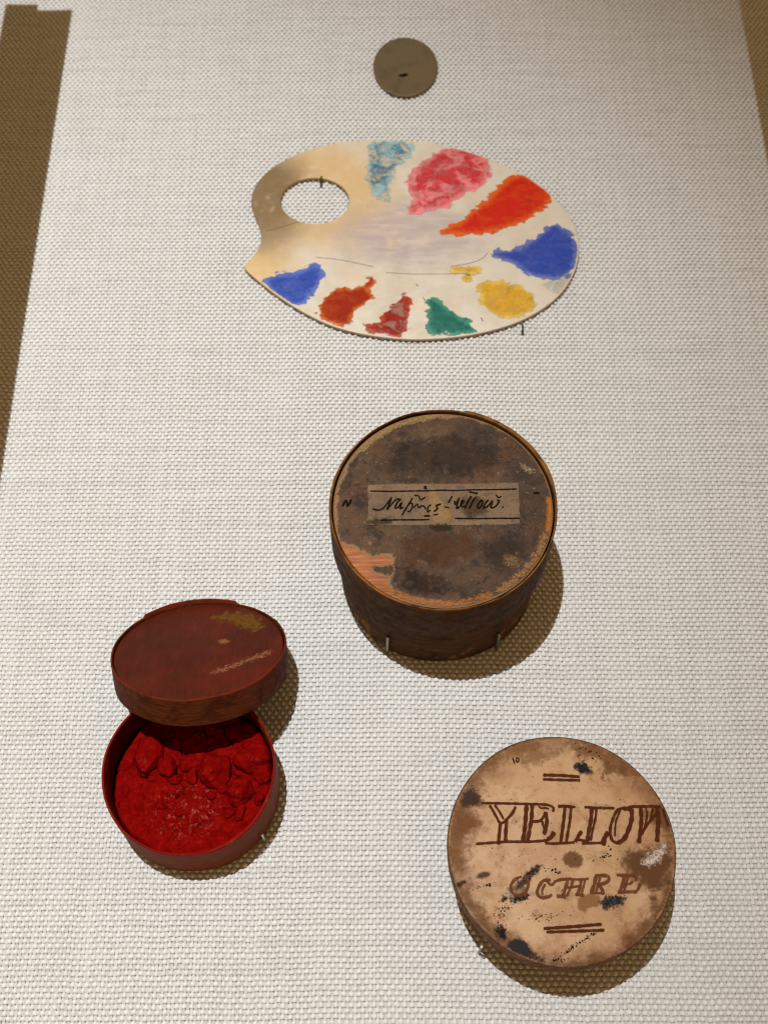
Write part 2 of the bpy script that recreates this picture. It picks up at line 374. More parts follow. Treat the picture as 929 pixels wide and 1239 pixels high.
def vnoise(P, scale, seed=0):
    """smooth value noise on 2-D points, 0..1"""
    r = np.random.default_rng(seed); T = r.random((64, 64))
    q = P * scale + 31.7; i = np.floor(q).astype(int); f = q - i; f = f * f * (3 - 2 * f)
    g = lambda dx, dy: T[(i[:, 0] + dx) % 64, (i[:, 1] + dy) % 64]
    return (g(0, 0) * (1 - f[:, 0]) + g(1, 0) * f[:, 0]) * (1 - f[:, 1]) + (g(0, 1) * (1 - f[:, 0]) + g(1, 1) * f[:, 0]) * f[:, 1]

def daub(name, poly, z, h, mat, parent, cell=.4, margin=.9, clip=None, it=2, seed=0, ridge=.5):
    """a thin patch of paint, paper or grime: a height field inside an outline; 'sd' keeps the distance to the outline in mm"""
    poly = smooth_poly(poly, it)
    lo, hi = poly.min(0) - margin, poly.max(0) + margin
    nx, ny = [max(3, int(k)) for k in np.ceil((hi - lo) / cell)]
    gx, gy = np.meshgrid(np.linspace(lo[0], hi[0], nx + 1), np.linspace(lo[1], hi[1], ny + 1))
    P = np.stack([gx.ravel(), gy.ravel()], 1)
    sd = signed_distance(P, poly)
    ok = sd > -margin
    if clip: ok &= clip(P)
    k = np.clip((sd + .1) / 1.0, 0, 1); k = k * k * (3 - 2 * k)
    Z = z + h * k * (1 - ridge + ridge * 2 * vnoise(P, .9, seed + 3) * vnoise(P, .35, seed))
    idx = -np.ones(len(P), int); idx[ok] = np.arange(ok.sum())
    ids = np.arange((nx + 1) * (ny + 1)).reshape(ny + 1, nx + 1)
    q = np.stack([ids[:-1, :-1], ids[:-1, 1:], ids[1:, 1:], ids[1:, :-1]], -1).reshape(-1, 4)
    q = idx[q[ok[q].all(1)]]
    V = np.column_stack([P, Z])[ok] * MM
    o = mesh_obj(name, V.tolist(), q.tolist(), mat, parent)
    a = o.data.attributes.new('sd', 'FLOAT', 'POINT'); a.data.foreach_set('value', sd[ok].astype(np.float32))
    return o

def ink(name, strokes, z, mat, parent, seed=1, wmul=1.0):
    """brush or pen strokes as thin ribbons lying on a surface"""
    r = random.Random(seed); V, F, sdv = [], [], []
    for si, (w, pts) in enumerate(strokes):
        p = np.array(pts, float); dense = []
        for i in range(len(p) - 1):
            p0, p1, p2, p3 = p[max(i - 1, 0)], p[i], p[i + 1], p[min(i + 2, len(p) - 1)]
            n = max(2, int(np.linalg.norm(p2 - p1) / .35))
            for t in np.arange(n) / n:
                dense.append(.5 * (2 * p1 + (p2 - p0) * t + (2 * p0 - 5 * p1 + 4 * p2 - p3) * t * t + (3 * p1 - p0 - 3 * p2 + p3) * t ** 3))
        dense.append(p[-1]); d = np.array(dense)
        tan = np.gradient(d, axis=0); tan /= np.linalg.norm(tan, axis=1)[:, None] + 1e-9
        nor = np.stack([-tan[:, 1], tan[:, 0]], 1)
        d = np.vstack([d[0] - tan[0] * w * .35, d, d[-1] + tan[-1] * w * .35])
        nor = np.vstack([nor[0], nor, nor[-1]])
        zz = z + .004 * si; b = len(V); m = len(d); ph = r.random() * 9
        for k in range(m):
            ww = w * wmul * .5 * (1 + .16 * math.sin(k * .9 + ph) + r.uniform(-.1, .1)) * (.45 if k in (0, m - 1) else 1) + .12
            for s, e in ((-1, 0), (-.45, 1), (.45, 1), (1, 0)):
                q = d[k] + nor[k] * ww * s
                V.append((q[0] * MM, q[1] * MM, zz * MM)); sdv.append(e if 0 < k < m - 1 else 0)
            if k:
                for c in range(3): F.append((b + 4 * (k - 1) + c, b + 4 * k + c, b + 4 * k + c + 1, b + 4 * (k - 1) + c + 1))
    o = mesh_obj(name, V, F, mat, parent)
    a = o.data.attributes.new('sd', 'FLOAT', 'POINT'); a.data.foreach_set('value', np.array(sdv, np.float32))
    return o

def lathe(name, prof, mat, parent=None, seg=144, rad=None, zf=None, angle=35, cap=False):
    """turned shape; rad(theta, r, z) and zf(theta, r, z) bend it out of true"""
    V, F = [], []; n = len(prof)
    for i in range(seg):
        t = 2 * math.pi * i / seg
        for r_, z_ in prof:
            rr = rad(t, r_, z_) if rad else r_
            zz = zf(t, r_, z_) if zf else z_
            V.append((rr * math.cos(t) * MM, rr * math.sin(t) * MM, zz * MM))
    for i in range(seg):
        a, b = i * n, ((i + 1) % seg) * n
        for k in range(n - 1): F.append((a + k, b + k, b + k + 1, a + k + 1))
    if cap:
        F.append([i * n + n - 1 for i in range(seg)]); F.append([i * n for i in range(seg)][::-1])
    return mesh_obj(name, V, F, mat, parent, angle=angle)

def disc(name, r_, z_, mat, parent, edge=1.4, seg=128, rad=None):
    """a flat round panel with a small rounded edge, closed underneath"""
    prof = [(r_ - .0, z_ - edge), (r_, z_ - .25), (r_ - .1, z_ - .06), (r_ - .3, z_)]
    return lathe(name, prof, mat, parent, seg, rad=rad, cap=True)

def tube(name, pts, r_, mat, parent=None, sides=8, taper=1.0):
    V, F = [], []; pts = [Vector(p) for p in pts]; m = len(pts)
    for i, p in enumerate(pts):
        t = (pts[min(i + 1, m - 1)] - pts[max(i - 1, 0)]).normalized()
        u = t.cross(Vector((.3, .9, .2))).normalized(); v = t.cross(u)
        rr = r_ * (1 + (taper - 1) * i / (m - 1))
        for k in range(sides):
            a = 2 * math.pi * k / sides
            V.append((p + (u * math.cos(a) + v * math.sin(a)) * rr) * MM)
    for i in range(m - 1):
        for k in range(sides):
            F.append((i * sides + k, i * sides + (k + 1) % sides, (i + 1) * sides + (k + 1) % sides, (i + 1) * sides + k))
    F.append(list(range(sides))[::-1]); F.append([(m - 1) * sides + k for k in range(sides)])
    return mesh_obj(name, V, F, mat, parent, angle=50)

# ------------------------------------------------------------------ materials
def m_linen(weave=True):
    n = NT("linen")
    f = n.attr('tone') if weave else n.noise(.6, 4)
    fib = n.noise(3.2, 3, .7, stretch=(1, 1, 1))
    k = n.ma('ADD', n.ma('MULTIPLY', f, .75), n.ma('MULTIPLY', fib, .25))
    c = n.ramp(k, [(0.0, (.36, .34, .305, 1)), (.5, (.69, .675, .65, 1)), (1.0, (.80, .785, .765, 1))])
    h = n.noise(4.5, 3, .6)
    if not weave:
        w = n.t.nodes.new('ShaderNodeTexBrick')
        n.put(w.inputs['Vector'], n.obj); w.inputs['Scale'].default_value = 1
        w.inputs['Brick Width'].default_value = 2.12; w.inputs['Row Height'].default_value = 1.5
        w.inputs['Mortar Size'].default_value = .25; w.inputs['Mortar Smooth'].default_value = 1
        h = n.ma('SUBTRACT', n.ma('MULTIPLY', h, .3), w.outputs['Fac'])
    return n.finish(c, .85, n.bump(h, .35 if weave else .9, .0002 if weave else .0006), spec=.25, sheen=.0)

def m_paint(name, base, edge, thin=.0, rough=.35, spec=.5, streak=.5, edge_w=2.2, seed=0, lift=.0, fray=1.1):
    """daub of paint: full colour in the middle, thinner colour towards a ragged edge"""
    n = NT(name); sd = n.attr('sd')
    ns = n.noise(.55, 5, .65, off=seed * 3.1 + 1)
    fine = n.noise(1.7, 5, .7, off=seed + 5, stretch=(1, 1.6, 1))
    f = n.ma('ADD', sd, n.ma('MULTIPLY', n.ma('SUBTRACT', ns, .5), 5.0))
    body = n.ss(f, .0, edge_w + .5)
    c = n.mix(body, edge, base)
    sw = n.noise(.16, 5, .62, off=seed * 1.7 + 5, stretch=(1, 1.4, 1), dist=.7)
    c = n.mix(n.ma('MULTIPLY', n.ss(sw, .44, .6), streak), c, edge)
    c = n.mix(n.ma('MULTIPLY', n.ss(fine, .52, .62), streak * .4), c, edge)
    dark = tuple(v * .55 for v in base[:3]) + (1,)
    c = n.mix(n.ss(n.noise(.38, 4, .6, off=seed + 9), .52, .72, 0, .55), c, dark)
    al = n.ss(n.ma('ADD', sd, n.ma('MULTIPLY', n.ma('SUBTRACT', n.noise(.3, 2.5, .5, off=seed + 2, stretch=(1, 1.3, 1)), .5), fray * 6)), -.45, .35)
    if thin: al = n.ma('MULTIPLY', al, n.ss(n.noise(.2, 6, .68, off=seed + 4, dist=1.0), .40, .58, 1 - thin, 1))
    return n.finish(c, rough, n.bump(n.noise(1.3, 6, .65, off=seed, stretch=(1, 2.2, 1)), .35, .0002), al, spec=spec)

def m_stain(name, colour, opacity=.8, soft=1.2, fray=1.5, seed=0, rough=.6, speck=0.0, freq=.8):
    n = NT(name); sd = n.attr('sd')
    w = n.ma('MULTIPLY', n.ma('SUBTRACT', n.noise(freq * .8, 6, .7, off=seed * 2.3 + 1), .5), fray * 4.8)
    al = n.ma('MULTIPLY', n.ss(n.ma('ADD', sd, w), -.55, soft), opacity)
    if speck: al = n.ma('MULTIPLY', al, n.ss(n.noise(1.4, 4, .8, off=seed + 7), .5 - .1, .5 + .05, 1 - speck, 1))
    c = n.mix(n.noise(1.1, 4, .7, off=seed + 3), colour, tuple(v * 1.35 for v in colour[:3]) + (1,))
    return n.finish(c, rough, n.bump(n.noise(2.5, 4), .3, .0002), al, spec=.03)

def m_ink(name, colour, wear=.25, seed=0):
    n = NT(name); sd = n.attr('sd')
    al = n.ss(n.ma('ADD', sd, n.ma('MULTIPLY', n.ma('SUBTRACT', n.noise(2.4, 5, .75, off=seed), .5), .9)), .1, .6)
    al = n.ma('MULTIPLY', al, n.ss(n.noise(.5, 5, .75, off=seed + 4), .25, .6, 1 - wear, 1))
    c = n.mix(n.noise(1.3, 4, .7, off=seed + 2), colour, tuple(v * 1.7 for v in colour[:3]) + (1,))
    return n.finish(c, .8, None, al, spec=.0)

def m_hoop(name, c0, c1, c2, rough=.55, seed=0, worn=None, patch=None):
    """bent-wood hoop: streaks run round the circumference, scuffs show paler wood on the lip"""
    n = NT(name)
    s = n.noise(.35, 6, .7, stretch=(.6, .6, 4.5), off=seed)
    c = n.ramp(s, [(.28, c0), (.52, c1), (.78, c2)])
    c = n.mix(n.ss(n.noise(.16, 5, .7, off=seed + 3), .5, .66, 0, .7), c, c0)
    if worn is not None:
        zlo, zhi, col_w = worn
        e = n.ma('MULTIPLY', n.ss(n.xyz(2), zlo, zhi), n.ss(n.noise(.11, 5, .7, off=seed + 6), .36, .56))
        c = n.mix(e, c, col_w)
    if patch is not None:
        pz, pc = patch
        c = n.mix(n.ma('MULTIPLY', n.ss(n.xyz(2), pz, pz + 4, 1, 0), n.ss(n.noise(.13, 6, .75, off=seed + 21), .54, .58, 0, .85)), c, pc)
        c = n.mix(n.ss(n.noise(.9, 5, .8, off=seed + 14), .6, .66, 0, .6), c, tuple(v * 1.6 for v in c2[:3]) + (1,))
    h = n.ma('ADD', n.noise(1.0, 5, .7, stretch=(.5, .5, 5), off=seed), n.ma('MULTIPLY', n.noise(.5, 3), .6))
    return n.finish(c, n.ss(n.noise(.4, 4), .3, .7, rough - .08, rough + .2), n.bump(h, .8, .0004), spec=.03)

M = {}
M['linen_thread'] = m_linen(True)
M['linen_sheet'] = m_linen(False)

def m_metal(name, c, rough):
    n = NT(name)
    return n.finish(n.mix(n.noise(1.5, 4), c, tuple(v * .55 for v in c[:3]) + (1,)), rough, n.bump(n.noise(6, 3), .2, .0001), metal=.9)
M['pin'] = m_metal("pin_steel", (.30, .27, .23, 1), .38)
M['pin_dark'] = m_metal("pin_bronze", (.10, .078, .05, 1), .45)
M['pin_bright'] = m_metal("pin_bright", (.75, .71, .66, 1), .3)
M['rail'] = m_metal("rail_bronze", (.10, .085, .07, 1), .5)

# ------------------------------------------------------------------ the linen-covered board
def weave():
    px, py = 1.06, 1.50
    x0, x1, y0, y1 = -167., 167., -172., 251.
    J, I = int((x1 - x0) / px), int((y1 - y0) / py)
    def smooth_rand(n, m, w):
        a = rng.normal(size=(n, m + w)); c = np.cumsum(a, 1)
        return (c[:, w:] - c[:, :-w])[:, :m] / math.sqrt(w)
    verts, quads, tones, base = [], [], [], 0
    shift = -.60
    # weft: thick threads running across
    K = J * 4 + 1
    s = np.arange(K) / 4.0
    i = np.arange(I)[:, None]
    ph = np.cos(np.pi * (s[None] + i))
    ph = (np.tanh(1.1 * (ph + .18)) + .05) / .84          # broad rounded floats, narrow dips
    thick = 1 + .04 * smooth_rand(I, K, 60) + .035 * smooth_rand(I, K, 9) + rng.normal(0, .02, (I, 1))
    slub = smooth_rand(I, K, 130); thick += np.clip(slub - 2.2, 0, 1.5) * .25
    yc = y0 + i * py + .05 * smooth_rand(I, K, 40) + .035 * rng.normal(size=(I, K)) + .30 * smooth_rand(1, K, 220)
    xc = x0 + s[None] * px + .06 * smooth_rand(I, K, 12)
    zc = .40 * ph + shift - .46 + .018 * smooth_rand(I, K, 20)
    hw = (.50 + .13 * ph) * thick; hr = (.46 + .14 * ph) * thick
    tone = .56 + .03 * rng.normal(size=(I, 1)) + .045 * smooth_rand(I, K, 25) + .05 * smooth_rand(I, K, 150)
    ang = np.radians([-88, -32, 32, 88])
    def add(X, Y, Z, T):
        nonlocal base
        A, B, S = X.shape
        verts.append(np.stack([X, Y, Z], -1).reshape(-1, 3)); tones.append(np.repeat(T[:, :, None], S, 2).reshape(-1))
        id_ = base + np.arange(A * B * S).reshape(A, B, S)
        quads.append(np.stack([id_[:, :-1, :-1], id_[:, 1:, :-1], id_[:, 1:, 1:], id_[:, :-1, 1:]], -1).reshape(-1, 4))
        base += A * B * S
    add(np.repeat(xc[:, :, None], 4, 2), yc[:, :, None] + hw[:, :, None] * np.sin(ang), zc[:, :, None] + hr[:, :, None] * np.cos(ang), tone)
    # warp: finer threads running up the board
    L = I * 2 + 1
    s = np.arange(L) / 2.0
    j = np.arange(J)[:, None]
    ph = -np.cos(np.pi * (s[None] + j))
    xw = x0 + j * px + .035 * smooth_rand(J, L, 30) + rng.normal(0, .02, (J, 1))
    yw = y0 + s[None] * py + 0 * xw
    zw = .12 * ph + shift - .46
    hw = .45 * (1 + .03 * rng.normal(size=(J, 1))) + 0 * xw
    ang3 = np.radians([80, 0, -80])
    tone = .06 + .02 * rng.normal(size=(J, 1)) + .04 * smooth_rand(J, L, 25)
    add(xw[:, :, None] + hw[:, :, None] * np.sin(ang3), np.repeat(yw[:, :, None], 3, 2), zw[:, :, None] + .22 * np.cos(ang3), tone)
    V = np.concatenate(verts) * MM; Q = np.concatenate(quads); T = np.clip(np.concatenate(tones), 0, 1)
    me = bpy.data.meshes.new("linen_weave")
    me.vertices.add(len(V)); me.vertices.foreach_set("co", V.astype(np.float32).ravel())
    me.loops.add(Q.size); me.loops.foreach_set("vertex_index", Q.astype(np.int32).ravel())
    me.polygons.add(len(Q)); me.polygons.foreach_set("loop_start", np.arange(0, Q.size, 4, dtype=np.int32))
    me.polygons.foreach_set("use_smooth", np.ones(len(Q), bool))
    me.update(calc_edges=True)
    a = me.attributes.new('tone', 'FLOAT', 'POINT'); a.data.foreach_set('value', T.astype(np.float32))
    me.materials.append(M['linen_thread'])
    return me

def box_mesh(name, lo, hi, mat, parent=None):
    V = [(x, y, z) for z in (lo[2], hi[2]) for x, y in ((lo[0], lo[1]), (hi[0], lo[1]), (hi[0], hi[1]), (lo[0], hi[1]))]
    F = [(3, 2, 1, 0), (4, 5, 6, 7), (0, 1, 5, 4), (1, 2, 6, 5), (2, 3, 7, 6), (3, 0, 4, 7)]
    return mesh_obj(name, V, F, mat, parent, smooth=False)

board = box_mesh("linen_board", (-1.3, -1.0, -.0209), (1.3, 1.6, -.0015), M['linen_sheet'])
tag(board, "flat display board covered in off-white woven linen", None, kind="structure")
cloth = bpy.data.objects.new("linen_weave", weave()); col.objects.link(cloth); cloth.parent = board
tag(cloth, kind="stuff")

# ------------------------------------------------------------------ unseen rails, added to cast the shade on the two sides of the board
def prism(name, poly, z0, z1, mat, parent):
    n = len(poly)
    V = [(x, y, z0) for x, y in poly] + [(x, y, z1) for x, y in poly]
    F = [list(range(n))[::-1], list(range(n, 2 * n))] + [(i, (i + 1) % n, n + (i + 1) % n, n + i) for i in range(n)]
    return mesh_obj(name, V, F, mat, parent, smooth=False)
RZ0, RZ1 = .117, .120
def under(x, y, z):
    """the point at height z whose shadow under the spotlight falls at (x, y)"""
    k = z / LAMP.z
    return (x * (1 - k) + LAMP.x * k, y * (1 - k) + LAMP.y * k)
def rail(x, plate, posts, z, label):
    o = empty("shadow_rail", (x, 0, 0))
    prism("rail_plate", [(px - x, py) for px, py in plate], RZ0, RZ1, M['rail'], o)
    for y in posts:
        box_mesh("post", (-.003, y - .003, 0), (.003, y + .003, RZ0 - .006), M['rail'], o)
        lo, hi = sorted((0, z - x))
        box_mesh("arm", (lo - .003, y - .003, RZ0 - .006), (hi, y + .003, RZ0), M['rail'], o)
    tag(o, label, "rail", "added shadow rails at the sides of the board")
rail(-.190, [under(-.1292, -.03, RZ1), under(-.1292, .2355, RZ1), under(-.1435, .2350, RZ1), under(-.1440, .2385, RZ1), under(-.1572, .2385, RZ1), under(-.1572, -.03, RZ1)],
     (.19, .01), -.150, "narrow added bronze shadow-casting rail with a stepped end, standing beside the paint palette's thumb-hole end")
rail(.195, [under(.1478, .13, RZ0), under(.172, .13, RZ0), under(.172, .36, RZ0), under(.1478, .36, RZ0)],
     (.16, .32), .135, "short straight added bronze shadow-casting rail, standing beside the paint palette's round end")

# ------------------------------------------------------------------ oval metal disc
def oval_disc():
    n = NT("tarnished_metal")
    c = n.ramp(n.noise(.16, 6, .65), [(.25, lin(94, 82, 58)), (.5, lin(112, 97, 73)), (.75, lin(120, 95, 70))])
    c = n.mix(n.ss(n.noise(.9, 5, .7, off=4), .55, .8, 0, .5), c, lin(84, 70, 46))
    m = n.finish(c, .5, n.bump(n.noise(.9, 6, .7), .5, .0002), metal=.35, spec=.2)
    n = NT("disc_hole"); hole = n.finish((.012, .009, .006, 1), .8)
    o = empty("oval_disc", (.0086, .2016, 0))
    el = lambda t, r_, z_: r_ * 13.0 * 16.3 / math.hypot(16.3 * math.cos(t), 13.0 * math.sin(t)) / 13.0 * (1 + .008 * math.sin(3 * t + 1))
    lathe("disc_plate", [(12.4, 0.0), (12.9, .25), (13.0, .7), (12.85, 1.05), (12.4, 1.2), (11.9, 1.12)], m, o, rad=el, cap=True)
    daub("dark_mark", [(-3.0, -5.3), (-1.4, -4.2), (1.0, -4.0), (.7, -5.0), (-.7, -5.7)], 1.15, .03, m_stain("disc_mark", lin(22, 18, 12), .95, .4, .5, 3), o, .25, .6)
    tag(o, "small plain oval disc of tarnished grey-brown metal above the painted palette", "disc")
oval_disc()

# ------------------------------------------------------------------ ivory palette
def palette():
    o = empty("paint_palette", (.010, .115, 0))
    n = NT("aged_ivory")
    base = n.ramp(n.noise(.06, 5, .6), [(.3, lin(198, 184, 162)), (.55, lin(211, 200, 182)), (.8, lin(218, 209, 195))])
    grain = n.noise(.5, 6, .7, stretch=(.14, 1.6, 1))
    base = n.mix(n.ss(grain, .5, .75, 0, .25), base, lin(196, 176, 150))
    wob = lambda a, sc, off: n.ma('MULTIPLY', n.ma('SUBTRACT', n.noise(sc, 5, .7, off=off), .5), a)
    # yellowing round the thumb hole and the lobe
    y1 = n.ss(n.ma('ADD', n.dist((-33, 20, 2)), wob(18, .09, 2)), 16, 34, .85, 0)
    base = n.mix(y1, base, lin(206, 172, 118))
    y2 = n.ss(n.ma('ADD', n.dist((-58, -14, 2)), wob(14, .1, 6)), 5, 24, .9, 0)
    base = n.mix(y2, base, lin(212, 178, 122))
    # darker brown handle left of the hole
    g = n.ss(n.ma('ADD', n.dist((-60, 21, 2)), wob(10, .12, 9)), 12, 31, .95, 0)
    base = n.mix(g, base, lin(124, 101, 68))
    g2 = n.ss(n.ma('ADD', n.dist((-52, 2, 2)), wob(10, .12, 12)), 4, 18, .55, 0)
    base = n.mix(g2, base, lin(132, 108, 76))
    # violet-grey smear of mixed colour in the middle, streaked across
    v = n.vmul(n.obj, (.55, 1, 1))
    dn = n.t.nodes.new('ShaderNodeVectorMath'); dn.operation = 'DISTANCE'
    n.put(dn.inputs[0], v); dn.inputs[1].default_value = (0, 1, 2)
    sm = n.ss(n.ma('ADD', dn.outputs[1], wob(14, .13, 15)), 8, 22, .85, 0)
    sm = n.ma('MULTIPLY', sm, n.ss(n.noise(.35, 6, .7, stretch=(.22, 1.3, 1), off=3), .3, .62, .35, 1))
    base = n.mix(sm, base, lin(176, 158, 156))
    warm = n.ss(n.noise(.09, 4, .6, off=21), .55, .7, 0, .5)
    base = n.mix(warm, base, lin(220, 190, 160))
    base = n.mix(n.ss(n.noise(2.0, 5, .8, off=31), .64, .74, 0, .45), base, lin(120, 98, 78))
    # pigment-stained rim
    ed = n.ss(n.xyz(2), 1.05, 1.36, .8, 0)
    base = n.mix(ed, base, lin(150, 112, 58))
    ivory = n.finish(base, n.ss(n.noise(.3, 5), .3, .7, .28, .5), n.bump(n.ma('ADD', grain, n.noise(.8, 4)), .15, .0002), spec=.5)
    # the plate, bevelled, with its thumb hole
    bm = bmesh.new()
    H = 1.4
    oc = smooth_poly(PALETTE_OUTLINE, 2); hc = smooth_poly(PALETTE_HOLE, 1)
    if (np.roll(oc[:, 0], -1) * oc[:, 1] - np.roll(oc[:, 1], -1) * oc[:, 0]).sum() > 0: oc = oc[::-1]
    if (np.roll(hc[:, 0], -1) * hc[:, 1] - np.roll(hc[:, 1], -1) * hc[:, 0]).sum() > 0: hc = hc[::-1]
    def offset(p, d):
        t = np.roll(p, -1, 0) - np.roll(p, 1, 0); t /= np.linalg.norm(t, axis=1)[:, None]
        return p + np.stack([-t[:, 1], t[:, 0]], 1) * d
    loops = []
    for p, sgn in ((oc, 1), (hc, -1)):
        rings = []
        for inset, z in ((.4, 0), (.1, .25), (0, .7), (.1, H - .3), (.3, H - .07), (.6, H)):
            q = offset(p, inset * sgn)
            rings.append([bm.verts.new((a * MM, b * MM, z * MM)) for a, b in q])
        for a, b in zip(rings, rings[1:]):
            m = len(a)
            for k in range(m): bm.faces.new((a[k], a[(k + 1) % m], b[(k + 1) % m], b[k]))
        loops.append(rings[-1])
    edges = []
    for l in loops:
        for k in range(len(l)):
            e = bm.edges.get((l[k], l[(k + 1) % len(l)])); edges.append(e)
    bmesh.ops.triangle_fill(bm, use_beauty=True, use_dissolve=False, edges=edges)
    bmesh.ops.recalc_face_normals(bm, faces=bm.faces)
    me = bpy.data.meshes.new("ivory_plate"); bm.to_mesh(me); bm.free()
    me.polygons.foreach_set("use_smooth", [True] * len(me.polygons)); me.set_sharp_from_angle(angle=R(30))
    me.materials.append(ivory)
    pl = bpy.data.objects.new("ivory_plate", me); col.objects.link(pl); pl.parent = o
    outl = smooth_poly(PALETTE_OUTLINE, 2)
    clip = lambda P: signed_distance(P, outl) > .55
    spec = dict(
        teal=("pale teal blue daub with brushed swirls", lin(50, 112, 142), lin(160, 190, 190), .9, .8, 2.4, .35),
        carmine=("pink-red daub thinning to rose", lin(196, 26, 42), lin(228, 132, 134), .3, .85, 2.4, .38),
        vermilion=("bright vermilion daub with orange edges", lin(196, 24, 5), lin(214, 92, 18), 0, .22, 2.6, .3),
        cobalt=("strong blue daub by the round end", lin(30, 62, 158), lin(98, 112, 172), .0, .18, 2.0, .35),
        ultramarine=("blue daub by the pointed lobe", lin(34, 66, 160), lin(88, 112, 186), .0, .3, 2.2, .35),
        rust=("rust red daub with orange edges", lin(150, 32, 8), lin(196, 96, 30), .0, .2, 1.4, .25),
        brick=("dark red scraped daub", lin(150, 18, 8), lin(176, 66, 44), .5, .25, 1.2, .25),
        green=("deep green daub", lin(10, 98, 84), lin(70, 140, 122), .0, .25, 1.8, .28),
        yellow=("ochre yellow daub", lin(210, 156, 22), lin(222, 184, 74), .25, .3, 1.8, .4),
        yellow_small=(None, lin(204, 152, 28), lin(220, 186, 90), .3, .3, 1.2, .4),
        yellow_dot=(None, lin(204, 152, 28), lin(220, 186, 90), .3, .3, 1.2, .4),
        grey=(None, lin(176, 178, 162), lin(200, 196, 182), .7, .4, 2.0, .5))
    for k, (key, (lab, c, e, thin, streak, ew, rough)) in enumerate(spec.items()):
        m = m_paint("paint_" + key, c, e, thin, rough, .5, streak, ew, seed=k + 1)
        d = daub("paint_daub", PAINT[key], H + .03, .05 if thin > .5 else .14, m, o, .32, 2.4, clip, 1, k)
        if lab: d["label"] = lab
    ink("crack", PALETTE_CRACKS, H + .03, m_ink("crack_line", lin(96, 76, 58), .7, 3), o, 5, .3)
    tag(o, "kidney-shaped ivory artist's palette with a thumb hole and daubs of bright paint", "palette")
    for k, (p, s, w) in enumerate(zip(PALETTE_PINS, (1, 1), ("pin hooked over the rim of the palette's thumb hole", "pin hooked over the lower edge of the paint palette"))):
        x, y = 10.0 + p[0], 115.0 + p[1]
        q = [(x, y, -.8), (x, y, .8), (x, y + .1, 1.7), (x + .05, y + .5 * s, 2.1), (x + .1, y + 1.4 * s, 2.2), (x + .15, y + 3.0 * s, 1.95)]
        tag(tube("mounting_pin", q, .36, M['pin_dark']), "thin dark metal " + w, "pin", "mounting pins")
palette()

